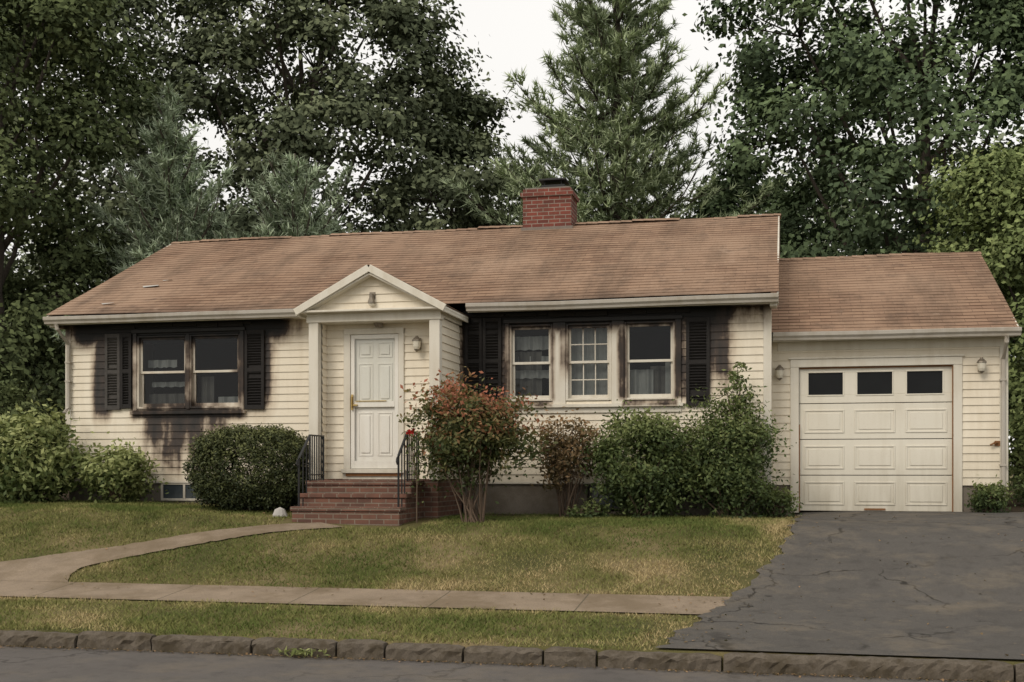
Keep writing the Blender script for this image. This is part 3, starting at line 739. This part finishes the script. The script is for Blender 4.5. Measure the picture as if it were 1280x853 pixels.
def coach(x,y,z):
    lp.box(x-.035,x+.035,y-.02,y+.005,z-.08,z+.08,0)
    lp.tube([(x,y-.01,z+.05),(x,y-.06,z+.09),(x,y-.10,z+.08)],[.008]*3,6,0)
    lathe(lp,(x,y-.10,z),[(.015,.105),(.022,.09),(.065,.045),(.068,.03)],10,0)
    lathe(lp,(x,y-.10,z),[(.058,.028),(.052,-.05),(.036,-.085)],10,1)
    lathe(lp,(x,y-.10,z),[(.040,-.086),(.03,-.10),(.008,-.12)],10,0)
coach(-.07,GY-.02,2.05);coach(2.66,GY-.02,2.10);coach(-5.02,RY-.03,2.42)
lathe(lp,(cx+.0,VY-.09,2.99),[(.03,.10),(.032,.05),(.05,.0),(.055,-.03)],10,0); lp.box(cx-.04,cx+.04,VY-.06,VY-.04,3.02,3.12,0)
lathe(lp,(cx+.0,VY-.09,2.955),[(.045,.0),(.03,-.03)],10,1)
lathe(lp,(cx,VY+.2,2.66),[(.07,.06),(.065,.03),(.04,.0)],12,0)
lp.build('wall_lamps',[M_metal,M_lampglass],house)
hb=MB(); hb.tube([(2.88,GY-.02,1.02),(2.84,GY-.06,1.02)],[.02,.02],8);hb.tube([(2.84,GY-.06,1.02),(2.78,GY-.07,.99)],[.012,.012],8);hb.box(2.845,2.915,GY-.03,GY-.01,.98,1.05)
hb.build('hose_bib',M_rust,house)

st=empty('brick_steps'); sm=MB()
SX0,SX1=-6.36,-4.87
for k,(yf,zt_) in enumerate(((-1.80,.50),(-2.06,.33),(-2.32,.16))):
    yb=-1.26 if k==0 else (-1.80,-2.06)[k-1]
    sm.box(SX0-.0,SX1,yf,yb,-.3,zt_-.06)
    sm.box(SX0-.02,SX1+.02,yf-.02,yb-(.02 if k else 0),zt_-.06,zt_)
sm.build('treads',M_brick2,st,bevel=.008)
rl=MB()
for xx,za in ((SX0+.05,1.12),(SX1-.05,1.15)):
    y0_,y1_=-1.33,-1.82
    rl.beam((xx,y0_,za),(xx,y1_,za),.03,.02);rl.beam((xx,y0_,.58),(xx,y1_,.58),.02,.015)
    for i in range(7):
        yy=y0_+(y1_-y0_)*i/6; r_=.009 if i not in(0,6) else .014
        rl.tube([(xx,yy,.5),(xx,yy,za)],[r_,r_],6)
    rl.beam((xx,y1_,za),(xx,-2.2,za-.32),.03,.02)
    for i,yy in enumerate((-1.94,-2.06,-2.2)):
        zz=.33 if yy>-2.05 else .16
        rl.tube([(xx,yy,zz),(xx,yy,za-.32*(-1.82-yy)/.38)],[.009 if i<2 else .014]*2,6)
    rl.tube([(xx,-2.2,za-.32),(xx,-2.26,za-.35),(xx,-2.28,za-.40),(xx,-2.25,za-.43),(xx,-2.22,za-.40)],[.011]*5,6)
rl.build('handrails',M_iron,st)

# ------------------------------------------------------------------ trees
def tree(name,x,y,H,R,zlo,nl,nc,npc,leaf,mat,seed,crad=.7,lobe=.42,trunk=.3,top=.35,shear=0.,flat=.6):
    rg=np.random.default_rng(seed); z0=ztf(x,y); e=empty(name)
    half=(H-zlo)/2;mid=zlo+half
    t=(np.arange(nl)+.5)/nl; zz=zlo+half*2*(.06+.88*t)
    k=np.clip((zz-mid)/half,-1,1); rad=R*np.sqrt(np.clip(1-np.abs(k)**2.3,0.02,1))*np.where(k>0,1-top*k,1.)
    ang=np.arange(nl)*2.39996+rg.uniform(0,.6,nl); rr_=rad*rg.uniform(.35,.78,nl)
    LC=np.stack([x+np.cos(ang)*rr_+shear*(zz-zlo),y+np.sin(ang)*rr_,z0+zz],1)
    LR=np.maximum(R*lobe*rg.uniform(.75,1.2,nl)*(.55+.45*rad/R),.5)
    li=rg.integers(0,nl,nc); d=rg.normal(size=(nc,3)); d[:,2]+=.35; d[:,1]-=.35; d=unit(d)
    out=unit(LC[li]-np.array([x,y,z0+mid])); d=unit(d+out*.6)
    CC=LC[li]+d*(LR[li]*rg.uniform(.5,1.12,nc))[:,None]*np.array([1,1,.8])
    CC[:,2]=np.maximum(CC[:,2],z0+zlo*.8)
    m=nc*npc; ci=np.repeat(np.arange(nc),npc)
    cr=(crad*rg.uniform(.55,1.25,nc))[ci][:,None]
    o=rg.normal(size=(m,3))*np.array([1,1,flat])*.42
    P=CC[ci]+o*cr
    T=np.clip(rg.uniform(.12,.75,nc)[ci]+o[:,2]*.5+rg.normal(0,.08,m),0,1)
    nd=unit(d[ci]*.7+o*1.3+np.array([0,-.1,.35]))
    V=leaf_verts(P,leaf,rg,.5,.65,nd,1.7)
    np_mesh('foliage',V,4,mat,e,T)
    mb=MB(); tz=zlo+half*1.2
    def tr_x(zv): return x+shear*max(0,zv-zlo)*.8
    pts=[(x,y,z0-.3)];rads=[trunk*1.35]
    for q in range(1,9):
        zq=tz*q/8; pts.append((tr_x(zq)+rg.normal(0,.08),y+rg.normal(0,.08),z0+zq)); rads.append(trunk*(1-.75*q/8))
    mb.tube(pts,rads,9)
    for i in range(nl):
        zb=max(.25*zz[i],zz[i]-rr_[i]*1.1-1.0); zb=min(zb,tz*.97)
        a=Vector((tr_x(zb),y,z0+zb)); b=Vector(LC[i]); c=a.lerp(b,.5)+Vector((0,0,-.12*(b-a).length))
        r0=trunk*.36*(1-.55*zb/H)
        mb.tube([a,a.lerp(c,.5),c,c.lerp(b,.5),b],[r0,r0*.85,r0*.65,r0*.5,r0*.3],6)
        idx=np.where(li==i)[0][:8]
        for j in idx:
            q=Vector(CC[j]); md=b.lerp(q,.5)+Vector(rg.normal(0,.1,3)); mb.tube([b,md,q],[r0*.28,r0*.18,.012],4)
    mb.build('trunk',M_bark,e,smooth=True)
    return e
def pine(name,x,y,H,R,zlo,mat,seed,step=.42,nb=6,nt=22,nn=24,nl=.2,up=.15,trunk=.28,wid=.012,power=.75):
    rg=np.random.default_rng(seed); z0=ztf(x,y); e=empty(name); mb=MB()
    mb.tube([(x,y,z0-.3),(x+.05,y,z0+H*.33),(x-.03,y,z0+H*.66),(x,y,z0+H)],[trunk*1.2,trunk,trunk*.55,.02],9)
    TC=[];TD=[];TT=[]
    z=zlo
    while z<H-.15:
        t=(z-zlo)/(H-zlo); k=nb if t<.85 else 4
        ph=rg.uniform(0,6.28)
        prof=R*(1-t)**power*(.65+.35*min(1,t*6+.3))
        gap=rg.uniform(.70,1.12)
        for b in range(k):
            a=ph+b*2*np.pi/k+rg.normal(0,.22); L=max(.25,prof*gap*rg.uniform(.62,1.18)); zz=z+rg.uniform(-.2,.2)
            rise=(up+.5*t)*L*rg.uniform(.5,1.4); dr_=np.array([np.cos(a),np.sin(a),0]);sd_=np.array([-np.sin(a),np.cos(a),0])
            def BP(s): return np.array([x,y,z0+zz])+dr_*L*s+np.array([0,0,rise*s*s-.10*L*np.sin(s*np.pi)])
            mb.tube([BP(0),BP(.35),BP(.7),BP(1.)],[.055*(L/3)**.7+.01,.04*(L/3)**.7+.008,.022,.008],5)
            n=max(6,int(nt*L/ R*1.6)); s=rg.uniform(.12,1.,n)**.75; lat=rg.normal(0,1,n)*.22*L*np.sin(np.clip(s,0,.93)*np.pi)**.7
            lat=np.clip(lat,-.5*L,.5*L); tone=rg.uniform(.2,.8)
            for i in range(n):
                p=BP(s[i])+sd_*lat[i]+dr_*(-abs(lat[i])*.2)+np.array([0,0,rg.normal(.05,.07)+abs(lat[i])*.12])
                TC.append(p); dd=dr_*.8+sd_*np.sign(lat[i])*.6+np.array([0,0,.55]); TD.append(dd/np.linalg.norm(dd)); TT.append(tone)
                if i%4==0: mb.tube([BP(max(.1,s[i]-.12)),p],[.014,.005],3)
        z+=step*rg.uniform(.75,1.3)
    TC=np.array(TC);TD=np.array(TD);TT=np.array(TT);m=len(TC); ci=np.repeat(np.arange(m),nn)
    M=len(ci); d=unit(TD[ci]*1.0+rg.normal(0,.62,(M,3))); b=TC[ci]-TD[ci]*rg.uniform(0,.28,(M,1))
    ln=nl*rg.uniform(.7,1.3,(M,1)); sdv=unit(np.cross(d,np.array([0,-.3,1.])+rg.normal(0,.4,size=(M,3))))*wid
    P=np.stack([b-sdv,b+sdv,b+d*ln],1).reshape(-1,3)
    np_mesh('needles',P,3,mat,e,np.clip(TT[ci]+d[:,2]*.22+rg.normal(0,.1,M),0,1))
    mb.build('trunk',M_bark,e,smooth=True)
    return e
tree('oak_tree',-19.6,9.8,16,3.7,1.2,26,540,125,.16,L_left,21,.95,.42,.32,.1)
tree('oak_tree',-17.6,25,22,6.8,3.5,38,680,120,.23,L_oak,22,1.15,.36,.42,.25)
tree('oak_tree',-12.9,29,16.0,3.5,3.,20,290,110,.22,L_oak,23,1.0,.40,.3,.35)
tree('oak_tree',-25.5,22,20,6.0,2.,24,380,105,.24,L_oak,24,1.3,.42,.35,.15)
pine('pine_tree',-15.5,11.2,10.2,2.9,1.5,L_blue,31,.36,7,30,18,.24,.35,.16,.022,.68)
pine('pine_tree',-12.5,12.2,8.8,3.3,1.,L_blue,32,.36,7,30,18,.24,.35,.16,.022,.68)
pine('white_pine_tree',-5.5,23,20.3,6.3,2.5,L_pine,33,.60,7,48,18,.30,.12,.34,.030,.72)
tree('maple_tree',-1.6,29,12.4,3.2,2.,16,250,100,.22,L_maple,25,.95,.42,.25,.3)
tree('maple_tree',3.9,19,18.5,5.3,2.2,38,760,125,.19,L_maple,26,1.0,.36,.38,.12)
tree('maple_tree',10.5,17,17,5.0,2.,20,300,105,.22,L_maple,27,1.2,.42,.35,.2)
tree('cherry_tree',5.2,9.6,7.4,2.6,.5,20,330,150,.12,L_light,28,.75,.45,.14,.2)
tree('cherry_tree',8.6,6.5,6.2,2.4,.4,14,200,120,.12,L_light,29,.75,.45,.14,.2)
def far_mass():
    rg=np.random.default_rng(40); nc=1300; cx_=rg.uniform(-50,22,nc); top=12+1.9*np.sin(cx_*.35)+1.4*np.sin(cx_*.83+1)+rg.normal(0,.6,nc)
    z=rg.uniform(.1,1,nc)**.8*top; yy=36+rg.uniform(-2.5,3,nc)
    CC=np.stack([cx_,yy,z],1); ci=np.repeat(np.arange(nc),50); m=len(ci)
    P=CC[ci]+rg.normal(size=(m,3))*np.array([.8,.75,.5]); T=np.clip(rg.uniform(.1,.8,nc)[ci]+rg.normal(0,.1,m),0,1)
    e=empty('background_trees'); np_mesh('foliage',leaf_verts(P,.36,rg,.8,.7,np.array([[0,-.6,.5]]),1.2),4,L_far,e,T)
    mb=MB()
    for k in range(30):
        xx=-50+k*2.4+rg.normal(0,.4); mb.tube([(xx,36.5,-.2),(xx+rg.normal(0,.2),36.5,4),(xx+rg.normal(0,.5),36.6,10)],[.22,.16,.06],6)
    mb.build('trunks',M_bark,e)
far_mass()

# ------------------------------------------------------------------ shrubs
def shrub(name,x,y,rx,ry,zb,zt_,n,leaf,mat,seed,nclus=70,boxy=False,stems=6,crad=.16,aspect=.5,fill=.55):
    rg=np.random.default_rng(seed); g=ztf(x,y); e=empty(name); zc=(zb+zt_)/2;hz=(zt_-zb)/2
    d=unit(rg.normal(size=(nclus,3)))
    if boxy:
        d=np.sign(d)*np.abs(d)**.75; d=d/(np.sum(np.abs(d)**2.7,axis=1,keepdims=True))**(1/2.7)
        d*=1+.055*np.sin(d[:,:1]*9+seed)*np.cos(d[:,2:3]*7)
    rads=rg.uniform(fill,1.05,(nclus,1)) if not boxy else rg.uniform(.80,.98,(nclus,1))
    CC=np.array([x,y,g+zc])+d*rads*np.array([rx,ry,hz])
    ci=rg.integers(0,nclus,n); o=rg.normal(size=(n,3))
    if boxy: P=CC[ci]+o*np.array([.045,.045,.035])
    else: P=CC[ci]+o*crad*np.array([1,1,.75])*(.6+.8*rg.random(nclus))[ci][:,None]
    P[:,2]=np.maximum(P[:,2],g+.03)
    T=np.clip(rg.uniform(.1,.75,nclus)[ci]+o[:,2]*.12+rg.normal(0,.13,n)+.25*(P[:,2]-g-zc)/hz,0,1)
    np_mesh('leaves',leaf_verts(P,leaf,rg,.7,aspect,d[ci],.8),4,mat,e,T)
    mb=MB()
    for i in range(stems*3):
        a=2*math.pi*i/(stems*3)+rg.uniform(0,.4); b0=Vector((x+math.cos(a)*rx*.16,y+math.sin(a)*ry*.16,g-.05)); q=Vector(CC[rg.integers(0,nclus)])
        if boxy: q=b0.lerp(q,.8)
        md=b0.lerp(q,.5)+Vector((rg.normal(0,.03),rg.normal(0,.03),.05)); r0=rg.uniform(.008,.02)
        mb.tube([b0,b0.lerp(md,.5)+Vector((0,0,.03)),md,q],[r0,r0*.85,r0*.6,.004],5)
        if boxy: continue
        for _ in range(3):
            q2=Vector(CC[rg.integers(0,nclus)])
            if (q2-md).length<max(rx,hz)*.9: mb.tube([md,md.lerp(q2,.5)+Vector((0,0,.02)),q2],[r0*.5,r0*.35,.003],4)
    mb.build('stems',M_barkl,e)
    return e
shrub('rhododendron_shrub',-11.25,-.85,.68,.6,.0,1.34,8500,.10,L_rhodo,51,130,crad=.13)
shrub('rhododendron_shrub',-12.3,-.5,.6,.6,.0,1.1,5000,.10,L_rhodo,58,80,crad=.13)
shrub('rhododendron_shrub',-9.95,-.65,.50,.4,.0,.84,4500,.085,L_rhodo,52,80,crad=.11)
shrub('yew_bush',-7.45,-1.25,.88,.62,.0,1.20,46000,.050,L_yew,53,2600,boxy=True,aspect=.42)
shrub('azalea_bush',-4.03,-1.75,.80,.62,.52,1.90,14500,.068,L_red,54,150,crad=.12,fill=.30,stems=7)
shrub('withered_azalea_bush',-2.98,-.62,.50,.38,.42,1.38,3600,.062,L_brown,55,75,crad=.11,fill=.3,stems=7)
shrub('green_bush',-1.88,-.78,.64,.5,.05,1.46,15000,.064,L_shrub,56,150,crad=.12,fill=.6)
shrub('green_bush',-.75,-.62,.60,.46,.05,1.62,14500,.060,L_shrub,57,150,crad=.12,fill=.45)
shrub('young_sapling',-.62,-.45,.26,.2,1.3,2.2,520,.06,L_shrub,59,22,crad=.06,fill=.3,stems=3)
shrub('weed_clump',-.12,-.35,.26,.2,.0,.38,1500,.055,L_shrub,60,30,crad=.07)
shrub('weed_clump',2.72,.35,.2,.16,.0,.42,1400,.06,L_shrub,61,26,crad=.07)
shrub('weed_clump',-2.6,-.9,.3,.2,.0,.2,700,.055,L_shrub,62,20,crad=.06)
shrub('weed_clump',3.5,1.0,.35,.3,.0,.5,1600,.06,L_shrub,63,26,crad=.08)
shrub('dark_hedge_bush',-13.2,.8,.9,.8,.0,1.9,8000,.10,L_left,64,100,crad=.15)
shrub('dark_hedge_bush',-14.8,1.4,1.2,1.,.0,2.3,8000,.11,L_left,65,100,crad=.18)
shrub('side_hedge_bush',4.6,4.5,.9,.9,.0,2.2,7000,.10,L_light,66,100,crad=.16)
shrub('side_hedge_bush',5.6,6.,1.2,1.,.0,2.4,7000,.10,L_light,67,100,crad=.18)
e=empty('rose_plant'); rg=np.random.default_rng(70)
C=np.array([-4.72,-2.0,1.08])+rg.normal(size=(260,3))*np.array([.07,.06,.22])-np.array([0,0,.25]); np_mesh('leaves',leaf_verts(C,.045,rg),4,L_shrub,e,rg.random(260))
C=np.array([-4.80,-2.05,1.13])+rg.normal(size=(70,3))*.020; np_mesh('flower',leaf_verts(C,.04,rg,.2,.9),4,L_flower,e,rg.random(70))
mb=MB(); mb.tube([(-4.74,-1.98,-.05),(-4.73,-2.0,.5),(-4.80,-2.05,1.1)],[.012,.009,.006],5);mb.tube([(-4.73,-2.0,.4),(-4.68,-1.95,.8)],[.008,.004],5); mb.build('stems',M_barkl,e)
e=empty('kerb_weed'); ang=rg.uniform(0,6.28,60); r_=rg.uniform(.0,.16,60)
C=np.stack([-4.1+np.cos(ang)*r_*1.6,-7.36-np.abs(np.sin(ang))*r_*.5,RZD+.02+rg.uniform(0,.06,60)],1); np_mesh('leaves',leaf_verts(C,.08,rg,1.5,.3),4,L_rhodo,e,rg.uniform(.5,1,60))
pb=MB()
P0=Vector((-6.72,-1.9,ztf(-6.72,-1.9)))
for i in range(9):
    a=2*math.pi*i/9;a2=2*math.pi*(i+1)/9; r=.11+.03*math.sin(i*2.3);r2=.11+.03*math.sin((i+1)%9*2.3)
    p=P0+Vector((math.cos(a)*r,math.sin(a)*r*.8,.0));q=P0+Vector((math.cos(a2)*r2,math.sin(a2)*r2*.8,.0))
    t1=P0+Vector((math.cos(a)*r*.6,math.sin(a)*r*.5,.10));t2=P0+Vector((math.cos(a2)*r2*.6,math.sin(a2)*r2*.5,.10))
    pb.face([p,q,t2,t1]);pb.face([t1,t2,P0+Vector((.01,0,.13))])
pb.build('garden_rock',simple('pale_rock',(.45,.43,.40),.8,.3,9))

# ------------------------------------------------------------------ light
w=bpy.data.worlds.new('World'); scene.world=w; w.use_nodes=True; nt=w.node_tree; nt.nodes.clear()
o=nt.nodes.new('ShaderNodeOutputWorld');bg=nt.nodes.new('ShaderNodeBackground');sky=nt.nodes.new('ShaderNodeTexSky')
sky.sky_type='NISHITA';sky.sun_disc=False;sky.sun_elevation=math.radians(40);sky.sun_rotation=math.radians(204);sky.air_density=1.;sky.dust_density=3.
mx=nt.nodes.new('ShaderNodeMix');mx.data_type='RGBA';mx.inputs[0].default_value=.90
tc=nt.nodes.new('ShaderNodeTexCoord');nz=nt.nodes.new('ShaderNodeTexNoise');nz.inputs['Scale'].default_value=1.6;nz.inputs['Detail'].default_value=3
cr=nt.nodes.new('ShaderNodeValToRGB');cr.color_ramp.elements[0].color=(8.6,8.32,7.9,1);cr.color_ramp.elements[1].color=(10.2,9.9,9.4,1);cr.color_ramp.elements[0].position=.3;cr.color_ramp.elements[1].position=.7
nt.links.new(tc.outputs['Generated'],nz.inputs['Vector']);nt.links.new(nz.outputs[0],cr.inputs[0])
nt.links.new(sky.outputs[0],mx.inputs[6]);nt.links.new(cr.outputs[0],mx.inputs[7]);nt.links.new(mx.outputs[2],bg.inputs[0]);bg.inputs[1].default_value=.110
nt.links.new(bg.outputs[0],o.inputs[0])
sl=bpy.data.lights.new('sun','SUN');sl.energy=1.5;sl.angle=math.radians(24);sl.color=(1,.90,.77)
so=bpy.data.objects.new('sun',sl);COL.objects.link(so); dv=Vector((-.35,-.80,.72)); so.rotation_euler=dv.to_track_quat('Z','Y').to_euler()
# ------------------------------------------------------------------ camera
cd=bpy.data.cameras.new('camera');cam=bpy.data.objects.new('camera',cd);COL.objects.link(cam);scene.camera=cam
cd.sensor_width=36;cd.lens=36*1500/1280;cd.shift_y=163.5/1280;cd.clip_end=2000
cam.location=(0,-17.16,.62);cam.rotation_euler=(math.radians(90),0,math.radians(12.8))
scene.view_settings.view_transform='Standard';scene.view_settings.look='None';scene.view_settings.exposure=0
